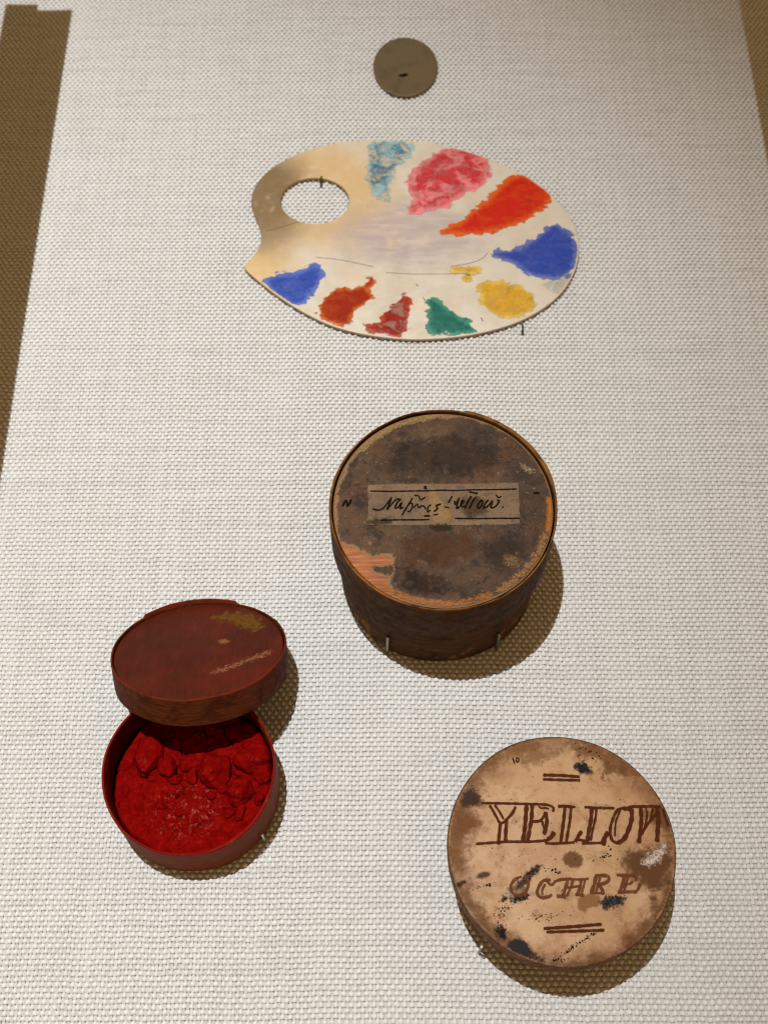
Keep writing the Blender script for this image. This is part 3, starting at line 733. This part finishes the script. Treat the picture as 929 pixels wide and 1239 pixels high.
# ------------------------------------------------------------------ round box labelled Naples Yellow
def naples_box():
    X, Y = 17.4, -21.9
    o = empty("round_wooden_box", (X * MM, Y * MM, 0))
    body_m = m_hoop("brown_papered_side", lin(58, 40, 26), lin(92, 66, 44), lin(120, 88, 56), .6, 2, None, (7, lin(150, 106, 58)))
    hoop_m = m_hoop("brown_hoop", lin(46, 30, 19), lin(84, 57, 34), lin(118, 82, 44), .5, 5, (45.3, 46.1, lin(140, 90, 42)))
    n = NT("bare_wood")
    g = n.noise(.4, 6, .65, stretch=(.25, 2.6, 1), dist=.6)
    c = n.ramp(g, [(.25, lin(102, 56, 27)), (.5, lin(158, 92, 47)), (.75, lin(190, 124, 72))])
    c = n.mix(n.ss(n.ma('ADD', n.dist((-20, -19, 45)), n.ma('MULTIPLY', n.ma('SUBTRACT', n.noise(.15, 5, .7, off=3), .5), 26)), 9, 17, 0, .9), c, lin(118, 88, 56))
    wood = n.finish(c, .5, n.bump(g, .8, .0004), spec=.2)
    n = NT("old_paper"); sd = n.attr('sd')
    a = n.noise(.065, 6, .62, off=1)
    c = n.ramp(a, [(.28, lin(46, 34, 25)), (.46, lin(70, 51, 37)), (.6, lin(88, 65, 43)), (.78, lin(106, 80, 53))])
    c = n.mix(n.ss(n.noise(.1, 6, .75, off=8), .5, .62, 0, .5), c, lin(104, 68, 40))
    c = n.mix(n.ss(n.noise(.14, 7, .78, off=15), .51, .6, 0, .8), c, lin(42, 32, 27))
    c = n.mix(n.ss(n.noise(.6, 7, .8, off=22), .58, .66, 0, .75), c, lin(150, 124, 92))
    c = n.mix(n.ss(n.noise(.9, 7, .8, off=28), .59, .64, 0, .9), c, lin(30, 22, 17))
    tear = n.ma('ADD', sd, n.ma('MULTIPLY', n.ma('SUBTRACT', n.noise(.5, 7, .8, off=5), .5), 5.5))
    tear = n.ma('ADD', tear, .9)
    c = n.mix(n.ss(tear, .2, 1.3, .8, 0), c, lin(158, 122, 82))
    al = n.ss(tear, -.1, .15)
    paper = n.finish(c, n.ss(n.noise(.5, 5, .7), .3, .7, .5, .75), n.bump(n.ma('ADD', n.noise(.9, 6, .75), n.ma('MULTIPLY', n.noise(.18, 4), 1.5)), .7, .0004), al, spec=.22)
    n = NT("label_paper"); sd = n.attr('sd')
    c = n.ramp(n.noise(.12, 6, .7, off=2), [(.3, lin(82, 61, 40)), (.5, lin(110, 84, 56)), (.72, lin(130, 101, 68))])
    c = n.mix(n.ss(n.noise(.5, 7, .8, off=11), .52, .6, 0, .85), c, lin(78, 58, 39))
    al = n.ss(n.ma('ADD', sd, n.ma('MULTIPLY', n.ma('SUBTRACT', n.noise(1.2, 5, .75, off=6), .5), 1.2)), -.1, .12)
    label_m = n.finish(c, .6, n.bump(n.noise(1.3, 5, .7), .35, .0002), al, spec=.35)
    wob = lambda t: .12 * math.sin(2 * t + .6) + .08 * math.sin(5 * t)
    lathe("box_body", [(30.6, 0), (31.2, .3), (31.3, 14), (31.2, 27), (31.0, 40)], body_m, o, rad=lambda t, r_, z_: r_ + wob(t) + .06 * math.sin(9 * t + z_ * .3), cap=True)
    seam = lambda t: .55 * min(1, max(0, (((t - R(78)) % (2 * math.pi)) / (2 * math.pi) - .80) / .05)) if True else 0
    chips = [(r_c, w_c, d_c) for r_c, w_c, d_c in ((R(205), .05, .5), (R(262), .09, .45), (R(300), .04, .6), (R(30), .06, .4), (R(120), .05, .4), (R(172), .03, .5), (R(335), .05, .5))]
    lip = lambda t, z_: (.10 * math.sin(7 * t) + .10 * math.sin(3 * t + 1) + .05 * math.sin(31 * t) - sum(d * math.exp(-((t - c_) / w) ** 2) for c_, w, d in chips)) if z_ > 45 else 0
    lid = lathe("lid", [(32.9, 43.2), (32.8, 45.6), (32.95, 45.9), (33.15, 46.0), (33.4, 45.9), (33.55, 45.5), (33.55, 36), (33.45, 27.6), (33.1, 27.0), (31.6, 27.2)], hoop_m, o, seg=216,
                rad=lambda t, r_, z_: r_ + (wob(t) + seam(t) if r_ > 33.2 else 0), zf=lambda t, r_, z_: z_ + lip(t, z_) + (.25 * math.sin(2 * t + 2) + .15 * math.sin(6 * t) if z_ < 30 else 0))
    disc("lid_panel", 32.45, 45.0, wood, lid, 2.4)
    inr = lambda P: np.hypot(P[:, 0], P[:, 1]) < 32.15
    daub("lid_paper", [(x * 1.025, y * 1.025) for x, y in NAPLES_PAPER], 45.03, .16, paper, lid, .42, 2.4, inr, 0, 4)["label"] = "dark stained paper torn away at the edge"
    daub("paper_scrap", NAPLES_SCRAP, 45.05, .14, paper, lid, .4, 1.0, inr, 1, 6)
    daub("label", NAPLES_LABEL, 45.24, .05, label_m, lid, .42, .4, inr, 0, 2)["label"] = "narrow tan paper label with ruled lines and handwriting"
    ink("lettering", NAPLES_INK, 45.42, m_ink("brown_pen_ink", lin(26, 17, 11), .3, 2), lid, 3, .95)
    # grime, scuffs and torn flakes on the lid
    def arc(a0, a1, r0, r1):
        t = np.radians(np.linspace(a0, a1, 9))
        return [(r1 * math.cos(x), r1 * math.sin(x)) for x in t] + [(r0 * math.cos(x), r0 * math.sin(x)) for x in t[::-1]]
    marks = [
        ([(-18, 20), (0, 27), (18, 22), (21, 11), (8, 9), (-6, 10), (-20, 12)], lin(50, 41, 36), .42, 5.0, 4.2, 0, .3),
        ([(-13, -8), (9, -8), (12, -15), (4, -20), (-8, -20), (-13, -14)], lin(92, 56, 31), .42, 5.0, 4.2, .2, .3),
        ([(-14, -17), (-3, -21), (3, -28), (-8, -30), (-13, -26)], lin(44, 33, 27), .55, 3.5, 3.2, .2, .4),
        ([(10, -10), (22, -8), (25, -16), (16, -22), (8, -18)], lin(54, 41, 33), .42, 4.0, 3.6, .2, .35),
        ([(-4.6, 6), (-2, 6.5), (0, 2), (2.5, -1), (3, -5.4), (-4.4, -5.6)], lin(142, 113, 76), .8, 1.0, .8, .3, 1.0),
        ([(-4.8, -5.8), (2.2, -5.8), (2.6, -7.8), (-3, -7.8)], lin(48, 42, 22), .8, .7, .7, .3, 1.2),
        ([(-22, -4), (-15, -3.6), (-15, -5.6), (-22, -6.2)], lin(52, 46, 28), .7, .8, .8, .3, 1.2),
        ([(4, 3.4), (12, 4.2), (13.5, -3), (6, -4.6)], lin(52, 37, 27), .55, 1.6, 1.5, .3, 1.0),
        ([(17, -15), (22, -16), (21, -20), (17, -19)], lin(132, 104, 76), .6, .8, 1.6, .7, 1.4),
        ([(23, 15), (27, 13), (27.5, 11), (24, 12.5)], lin(150, 128, 100), .7, .5, 1.0, .6, 1.6),
        (arc(232, 296, 30.2, 31.9), lin(160, 102, 56), .75, .4, 1.0, .75, 1.2),
        (arc(298, 344, 30.0, 31.9), lin(150, 108, 70), .8, .4, 1.2, .7, 1.2),
        (arc(92, 142, 30.2, 31.9), lin(150, 124, 78), .7, .4, 1.2, .7, 1.2),
        (arc(345, 366, 30.6, 32.0), lin(176, 104, 40), .8, .5, .6, .3, 1.2)]
    for k, (pg_, c, op, soft, fr, sp, fq) in enumerate(marks):
        daub("stain", pg_, 45.30 + .004 * k, .02, m_stain("lid_grime", c, op, soft, fr, k + 31, .6, sp, fq), lid, .4, 2.2 if soft > 1.5 else 1.0, inr, 1, k)
    tag(o, "tall round brown box with a torn paper label handwritten Naples Yellow", "box")
    for p in NAPLES_PINS:
        x, y = p[0], p[1]; d = math.hypot(x, y); ux, uy = x / d, y / d
        bx, by = X + ux * 32.2, Y + uy * 32.2
        q = [(bx, by, -.8), (bx, by, 6), (bx - ux * .1, by - uy * .1, 10.5), (bx - ux * .35, by - uy * .35, 12.0)]
        tag(tube("mounting_pin", q, .55, M['pin']), "steel pin at the tall brown box's foot, nearer the " + ("open red box" if x < 0 else "tan lettered box"), "pin", "pins at the foot of the tall box")
naples_box()

# ------------------------------------------------------------------ round box lettered YELLOW OCHRE
def ochre_box():
    X, Y = OCHRE_ORG
    ZT = 26.2
    o = empty("round_tan_box", (X * MM, Y * MM, 0))
    side_m = m_hoop("brown_card_side", lin(70, 50, 38), lin(104, 78, 62), lin(136, 104, 84), .45, 12)
    lid_m = m_hoop("tan_hoop", lin(72, 46, 28), lin(122, 84, 56), lin(160, 118, 84), .45, 14)
    n = NT("tan_paper"); r_ = n.radius()
    c = n.ramp(n.noise(.07, 6, .6, off=3), [(.3, lin(160, 117, 79)), (.5, lin(183, 144, 105)), (.72, lin(196, 161, 124))])
    c = n.mix(n.ss(n.noise(.11, 6, .7, off=9), .5, .68, 0, .6), c, lin(160, 112, 70))
    c = n.mix(n.ss(n.noise(.22, 6, .75, off=19), .52, .64, 0, .55), c, lin(124, 86, 54))
    rim = n.ss(n.ma('ADD', r_, n.ma('MULTIPLY', n.ma('SUBTRACT', n.noise(.16, 6, .75, off=2), .5), 20)), 24, 34)
    c = n.mix(n.ma('MULTIPLY', rim, .9), c, lin(112, 70, 36))
    rim2 = n.ss(n.ma('ADD', r_, n.ma('MULTIPLY', n.ma('SUBTRACT', n.noise(.5, 6, .75, off=5), .5), 3.2)), 30.3, 31.9)
    c = n.mix(rim2, c, lin(58, 36, 22))
    spk = n.ma('MULTIPLY', n.ss(n.noise(1.5, 4, .7, off=7), .66, .71), n.ss(n.noise(.1, 4, .6, off=33), .42, .6))
    c = n.mix(n.ma('MULTIPLY', spk, .9), c, lin(34, 24, 20))
    paper = n.finish(c, n.ss(n.noise(.3, 5, .7), .3, .7, .42, .62), n.bump(n.ma('ADD', n.noise(1.2, 6, .7), n.noise(.2, 4)), .35, .0003), spec=.2)
    ov = lambda t, r_, z_: r_ * (1 + .011 * math.sin(t) ** 2) + .10 * math.sin(3 * t + 1) + .05 * math.sin(7 * t)
    lathe("box_body", [(27.2, 0), (27.6, .3), (27.7, 8), (27.7, 22)], side_m, o, rad=ov, cap=True)
    lid = lathe("lid", [(30.9, ZT - .5), (31.15, ZT - .3), (31.35, ZT - .7), (31.35, ZT - 3.0), (31.2, ZT - 6.2), (30.8, ZT - 6.5), (27.5, ZT - 6.3)], lid_m, o, seg=180, rad=ov,
                zf=lambda t, r_, z_: z_ + (.3 * math.sin(2 * t + 1) + .12 * math.sin(9 * t) if z_ < 21 and r_ > 28 else 0))
    lathe("lid_paper", [(30.9, ZT - 1.4), (31.15, ZT - .35), (31.0, ZT - .08), (30.7, ZT)], paper, lid, rad=ov, cap=True)
    inr = lambda P: np.hypot(P[:, 0], P[:, 1] / 1.011) < 30.85
    st = dict(
        centre_scab=(lin(104, 70, 42), .9, .5, .5, 0), lower_scab=(lin(132, 92, 58), .85, .5, .5, 0),
        right_stain=(lin(92, 58, 34), .85, 3.6, 2.0, 0), right_band=(lin(108, 68, 39), .8, 3.2, 2.0, 0),
        left_dark=(lin(58, 42, 34), .9, 1.2, 1.0, 0), left_stain=(lin(116, 74, 38), .75, 4.0, 2.0, 0),
        top_stain=(lin(138, 100, 68), .6, 2.6, 2.2, 0), topright_stain=(lin(110, 74, 40), .75, 1.8, 2.4, .4),
        black_top=(lin(26, 27, 30), .95, .8, .9, 0), black_foot=(lin(42, 38, 36), .96, .6, .6, 0),
        black_foot_tail=(lin(52, 40, 34), .85, .8, 1.2, .5), black_spot=(lin(18, 18, 22), .95, .4, 1.2, .3),
        blue_black=(lin(24, 30, 38), .95, .5, 1.2, .4), smudge_slash=(lin(30, 24, 22), .92, .5, .8, .4),
        smudge_blob=(lin(22, 19, 20), .92, .4, 1.1, .6), smudge_grey=(lin(84, 66, 56), .6, 1.4, 1.4, .5),
        white_scuff=(lin(196, 180, 168), .85, .6, 1.3, .8), edge_black=(lin(26, 20, 18), .9, .4, .7, 0),
        left_mark=(lin(74, 54, 38), .9, .5, .4, 0), left_mark_two=(lin(56, 42, 32), .9, .4, .4, 0))
    for k, (key, (c, op, soft, fr, sp)) in enumerate(st.items()):
        m = m_stain("stain_" + key, c, op, soft, fr, k + 2, .5, sp, .6 if soft > 1.5 else 1.2)
        daub("stain", OCHRE_MARKS[key], ZT + .03 + .008 * k, .04, m, lid, .4, 2.6 if soft > 1.5 else 1.6, inr, 1, k)
    for k, (a0, a1, r0, c, op) in enumerate(((196, 252, 26.5, lin(112, 74, 42), .6), (40, 84, 26.0, lin(122, 80, 44), .65), (95, 150, 26.5, lin(128, 84, 46), .6), (150, 194, 24.5, lin(116, 74, 40), .6), (300, 350, 27.5, lin(104, 66, 36), .6), (255, 300, 28.5, lin(110, 76, 44), .5))):
        t = np.radians(np.linspace(a0, a1, 9))
        ring = [(33 * math.cos(x), 33 * math.sin(x)) for x in t] + [(r0 * math.cos(x), r0 * math.sin(x)) for x in t[::-1]]
        daub("stain", ring, ZT + .010 + .003 * k, .0, m_stain("edge_browning", c, op, 4.0, 3.2, k + 60, .6, .25, .35), lid, .45, 2.6, inr, 1, k)
    # spatter of small black flecks
    fl = m_stain("fleck_black", lin(24, 20, 20), .95, .25, .35, 40, .5, 0, 2)
    r = random.Random(4); V, F = [], []
    def fleck(x, y, s):
        if math.hypot(x, y) > 30.3: return
        b = len(V); k = r.randint(5, 8); a0 = r.random() * 6; e = r.uniform(.5, 1)
        for i in range(k):
            a = a0 + 2 * math.pi * i / k; q = s * r.uniform(.55, 1.2)
            V.append(((x + q * math.cos(a)) * MM, (y + q * e * math.sin(a)) * MM, (ZT + .275) * MM))
        F.append(list(range(b, b + k)))
    for cx, cy, sx, sy, slope, cnt, s in ((-17, -17, 3.2, 1.6, .75, 60, .17), (-7, -18.6, 6.5, .9, .12, 60, .14), (1.5, -26.4, 5.8, .6, .62, 70, .22), (-4, -30, 3.5, .5, .15, 34, .22),
                                        (-21, -10.2, 4.6, .3, .3, 14, .26), (-2.6, -6.3, 2.4, .6, -.25, 16, .24), (12, -2, 3, 2.2, 0, 14, .28), (8, 27, 4, 2.4, -.5, 26, .24), (-24, -22, 2.4, 2.4, -1, 30, .2),
                                        (23, -22, 3, 1.2, 1.0, 20, .2), (0, 2, 26, 26, 0, 90, .13), (-18, -22, 1.6, 1.8, 0, 18, .24)):
        for _ in range(cnt):
            dx = r.gauss(0, sx * .55); fleck(cx + dx, cy + slope * dx + r.gauss(0, sy * .55), s * r.uniform(.5, 1.5))
    n = NT("black_fleck"); fm = n.finish(n.mix(n.noise(1.0, 3), lin(20, 16, 14), lin(62, 43, 30)), .8, spec=0)
    tag(mesh_obj("flecks", V, F, fm, lid, smooth=False), kind="stuff")
    brown = m_ink("brown_brush_ink", lin(70, 34, 18), .35, 2)
    ink("lettering", OCHRE_WORD, ZT + .29, brown, lid, 3, 1.1)["label"] = "hand-brushed word YELLOW in brown"
    ink("lettering", OCHRE_WORD_TWO, ZT + .29, m_ink("faded_brush_ink", lin(92, 54, 33), .6, 9), lid, 4, 1.25)["label"] = "worn hand-brushed word OCHRE in faded brown"
    for k in (0, 1, 2, 3): ink("ruled_line", OCHRE_RULES[k:k + 1], ZT + .29, brown, lid, 5 + k)
    ink("lettering", OCHRE_RULES[4:], ZT + .29, brown, lid, 5)["label"] = "small inked number 10"
    tag(o, "round tan box hand-lettered YELLOW OCHRE in brown on its stained lid", "box")
    x, y = OCHRE_PIN; d = math.hypot(x, y); ux, uy = x / d, y / d
    bx, by = X + ux * 32.0, Y + uy * 32.0
    tag(tube("mounting_pin", [(bx, by, -.8), (bx, by, 6), (bx - ux * .2, by - uy * .2, 9)], .4, M['pin']), "short steel pin against the edge of the tan box", "pin", "mounting pins")
ochre_box()

# ------------------------------------------------------------------ open box of red pigment with its lid leaning on it
def red_box():
    X, Y, H = -56.0, -93.5, 20.0
    o = empty("open_red_box", (X * MM, Y * MM, 0))
    n = NT("red_stained_wood")
    s = n.noise(.35, 6, .7, stretch=(.6, .6, 4.5))
    c = n.ramp(s, [(.25, lin(74, 32, 16)), (.5, lin(120, 58, 31)), (.78, lin(140, 78, 42))])
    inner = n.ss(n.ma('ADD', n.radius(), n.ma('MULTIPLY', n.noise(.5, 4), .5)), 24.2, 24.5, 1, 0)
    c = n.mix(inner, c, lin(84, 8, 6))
    lipc = n.ma('MULTIPLY', n.ss(n.xyz(2), 18.6, 19.6), n.ss(n.noise(.2, 5, .7), .3, .5))
    c = n.mix(lipc, c, lin(122, 20, 13))
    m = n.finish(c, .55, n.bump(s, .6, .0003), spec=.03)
    ov = lambda t, r_, z_: r_ + .12 * math.sin(2 * t + .5) + .06 * math.sin(5 * t) + (.28 * max(0, min(1, (t - R(285)) / .03)) * (1 if t < R(345) else 0) if r_ > 24.3 else 0)
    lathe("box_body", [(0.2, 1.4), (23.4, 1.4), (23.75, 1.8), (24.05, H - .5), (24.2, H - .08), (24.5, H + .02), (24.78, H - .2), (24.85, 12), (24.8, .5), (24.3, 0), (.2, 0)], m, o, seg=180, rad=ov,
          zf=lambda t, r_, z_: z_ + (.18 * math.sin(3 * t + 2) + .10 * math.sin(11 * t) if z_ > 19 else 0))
    tag(o, "open round red-stained box with red pigment heaped inside", "box")
    x, y = RED_PIN[0]; x2, y2 = RED_PIN[1]; d = math.hypot(x, y); ux, uy = x / d, y / d
    bx, by = X + ux * 26.0, Y + uy * 26.0
    tag(tube("mounting_pin", [(bx, by, -.8), (bx, by, 4), (bx - ux * .3, by - uy * .3, 7.5)], .45, M['pin_bright']), "short bright pin against the side of the open red box", "pin", "mounting pins")

    # pigment
    pg = empty("red_pigment", (X * MM, Y * MM, 1.5 * MM))
    n = NT("vermilion_powder")
    c = n.ramp(n.noise(.5, 6, .7), [(.3, (.10, .0012, .001, 1)), (.55, (.20, .0028, .002, 1)), (.8, (.29, .007, .004, 1))])
    wet = n.ss(n.ma('ADD', n.dist((-1, -9, 11)), n.ma('MULTIPLY', n.ma('SUBTRACT', n.noise(.3, 5, .7), .5), 14)), 4, 14, 1, 0)
    rough = n.ma('SUBTRACT', .8, n.ma('MULTIPLY', wet, .54))
    hb = n.ma('ADD', n.noise(1.0, 6, .7), n.ma('MULTIPLY', n.noise(.9, 2, .5, off=5, stretch=(1.4, .8, 1)), n.ma('MULTIPLY', wet, 1.6)))
    powder = n.finish(c, rough, n.bump(hb, .75, .0006), spec=n.ss(n.ma('MULTIPLY', wet, n.ss(n.noise(.8, 4, .7, off=13), .54, .6)), 0, 1, .0, 1.0), tint=(1, .62, .42, 1))
    def level(P):
        x, y = P[:, 0], P[:, 1]
        base = 10.6 + .12 * x - .045 * y + 1.0 * np.exp(-((x - 2) ** 2 + (y + 12) ** 2) / 160)
        z = base + 1.3 * (vnoise(P, .17, 3) - .5) * 2 + .7 * (vnoise(P, .45, 5) - .5) * 2 + .35 * (vnoise(P, 1.1, 8) - .5) * 2 + .16 * (vnoise(P, 2.3, 9) - .5) * 2
        cr = np.abs(vnoise(P, .22, 21) - .5)
        z -= 1.3 * np.exp(-(cr / .035) ** 2) * (y > -6)
        return z - 1.5
    nr, nt = 80, 260
    t = np.linspace(0, 2 * np.pi, nt, endpoint=False); rr_ = np.linspace(.15, 23.55, nr)
    gx = (rr_[:, None] * np.cos(t)).ravel(); gy = (rr_[:, None] * np.sin(t)).ravel()
    P = np.stack([gx, gy], 1); z = level(P)
    rad_ = np.hypot(gx, gy); z -= np.clip(rad_ - 22.4, 0, 9) ** 1.5 * .9
    V = np.column_stack([P, z]) * MM; F = []
    for a in range(nr - 1):
        for b in range(nt):
            F.append((a * nt + b, (a + 1) * nt + b, (a + 1) * nt + (b + 1) % nt, a * nt + (b + 1) % nt))
    F.append(list(range(nt)))
    # skirt down to the floor of the box
    b0 = len(V); last = (nr - 1) * nt
    V = np.vstack([V, np.column_stack([gx[last:], gy[last:], np.zeros(nt)]) * MM])
    for b in range(nt): F.append((last + b, b0 + b, b0 + (b + 1) % nt, last + (b + 1) % nt))
    mesh_obj("powder", V.tolist(), F, powder, pg)
    for k, (lx, ly, ax, ay) in enumerate(RED_LUMPS):
        d = math.hypot(lx, ly); s_ = min(1, (23.2 - max(ax, ay) * .75) / max(d, .1)); lx *= s_; ly *= s_
        bm = bmesh.new(); bmesh.ops.create_icosphere(bm, subdivisions=4 if ax > 2 else 3, radius=1)
        r = np.random.default_rng(100 + k)
        co = np.array([v.co[:] for v in bm.verts])
        # broken clod: flat facets cut off a lump, then roughened
        for _ in range(7):
            nn = r.normal(size=3); nn[2] = abs(nn[2]) * .7; nn /= np.linalg.norm(nn); cut = r.uniform(.62, .86)
            over = np.clip(co @ nn - cut, 0, 9); co -= over[:, None] * nn * .93
        big = vnoise(co[:, :2] * 1.7 + co[:, 2:] * .9, 1.1, 50 + k) - .5; sm = vnoise(co[:, :2] * 5 + co[:, 2:] * 3, 1.3, 80 + k) - .5
        co *= (1 + .30 * big + .12 * sm)[:, None]
        hz = .85 * min(ax, ay) if ax > 2 else .9 * min(ax, ay)
        a = r.uniform(-.4, .4); ca, sa = math.cos(a), math.sin(a)
        zc = float(level(np.array([[lx, ly]]))[0]) + hz * .45
        for v, q in zip(bm.verts, co):
            x_, y_ = q[0] * ax * 1.12, q[1] * ay * 1.12
            v.co = ((ca * x_ - sa * y_) * MM, (sa * x_ + ca * y_) * MM, q[2] * hz * MM)
        me = bpy.data.meshes.new("pigment_lump"); bm.to_mesh(me); bm.free()
        me.polygons.foreach_set("use_smooth", [True] * len(me.polygons)); me.materials.append(powder)
        l = bpy.data.objects.new("pigment_lump", me); col.objects.link(l); l.parent = pg; l.location = (lx * MM, ly * MM, zc * MM)
    tag(pg, "crumbled bright red pigment powder and lumps inside the open box", "pigment")

    # lid
    nrm = Vector((-.0464, .6749, 1)).normalized(); u = Vector((0, 1, 0)).cross(nrm).normalized(); v = nrm.cross(u)
    c0 = Vector((-.0551, -.0572, .0227)) - nrm * .0094
    mw = Matrix(((u.x, v.x, nrm.x, c0.x), (u.y, v.y, nrm.y, c0.y), (u.z, v.z, nrm.z, c0.z), (0, 0, 0, 1)))
    L = empty("red_box_lid", None, mw)
    rim_m = m_hoop("red_brown_hoop", lin(52, 22, 11), lin(88, 42, 20), lin(108, 56, 28), .5, 31, (8.7, 9.3, lin(118, 38, 25)))
    n = NT("red_brown_paint")
    g = n.noise(.4, 6, .7, stretch=(1.8, .35, 1), dist=.5)
    c = n.ramp(n.ma('ADD', n.ma('MULTIPLY', n.noise(.07, 5, .6), .6), n.ma('MULTIPLY', g, .4)), [(.32, lin(58, 23, 13)), (.5, lin(80, 29, 16)), (.68, lin(100, 35, 20))])
    c = n.mix(n.ss(n.noise(.1, 5, .7, off=7), .5, .66, 0, .6), c, lin(72, 36, 16))
    c = n.mix(n.ss(n.noise(1.3, 5, .75, off=9), .66, .75, 0, .6), c, lin(150, 96, 70))
    top_m = n.finish(c, .55, n.bump(g, .7, .0004), spec=.10)
    T = 9.4
    hi = lambda t: .9 if R(70) < t < R(140) else (-.25 if R(35) < t < R(70) else 0)
    rim = lathe("rim", [(25.5, T - 2.2), (25.4, T - .3), (25.55, T - .06), (25.8, T - .04), (26.0, T - .3), (26.05, 5), (26.0, .3), (25.7, 0), (.2, 0)], rim_m, L, seg=180,
                rad=lambda t, r_, z_: r_ + (.10 * math.sin(3 * t) + .06 * math.sin(7 * t + 1) if r_ > 25 else 0),
                zf=lambda t, r_, z_: z_ + (hi(t) + .10 * math.sin(4 * t) + .06 * math.sin(13 * t) if z_ > T - 1 else 0))
    disc("top_panel", 25.1, T - .75, top_m, L, 2.0)
    inr = lambda P: np.hypot(P[:, 0], P[:, 1]) < 24.8
    zt = T - .72
    daub("worn_patch", [(1, 18.5), (8, 21), (14, 18.5), (19, 13), (17, 9), (11, 9.5), (8.5, 14), (2, 15.5)], zt, .05, m_stain("ochre_wear", lin(104, 72, 26), .85, 1.4, 2.4, 3, .5, .5, .7), L, .4, 1.8, inr, 2, 3)
    daub("worn_patch", [(5, -11.5), (12, -7.5), (18, -3), (22, -1), (22, -3.5), (16, -6.5), (10, -11), (6, -13)], zt + .02, .04, m_stain("pale_scuff", lin(150, 96, 68), .7, .8, 1.8, 8, .5, .7, 1.3), L, .4, 1.2, inr, 2, 5)
    daub("worn_patch", [(5, 5), (8, 5.5), (9, 3), (6, 2.5)], zt + .03, .05, m_stain("pale_chip", lin(140, 92, 54), .8, .8, 1.2, 12, .5, .3, 1.3), L, .35, 1.0, inr, 2, 6)
    tag(L, "round red-brown box lid leaning on the rim of the open red box", "lid")
red_box()
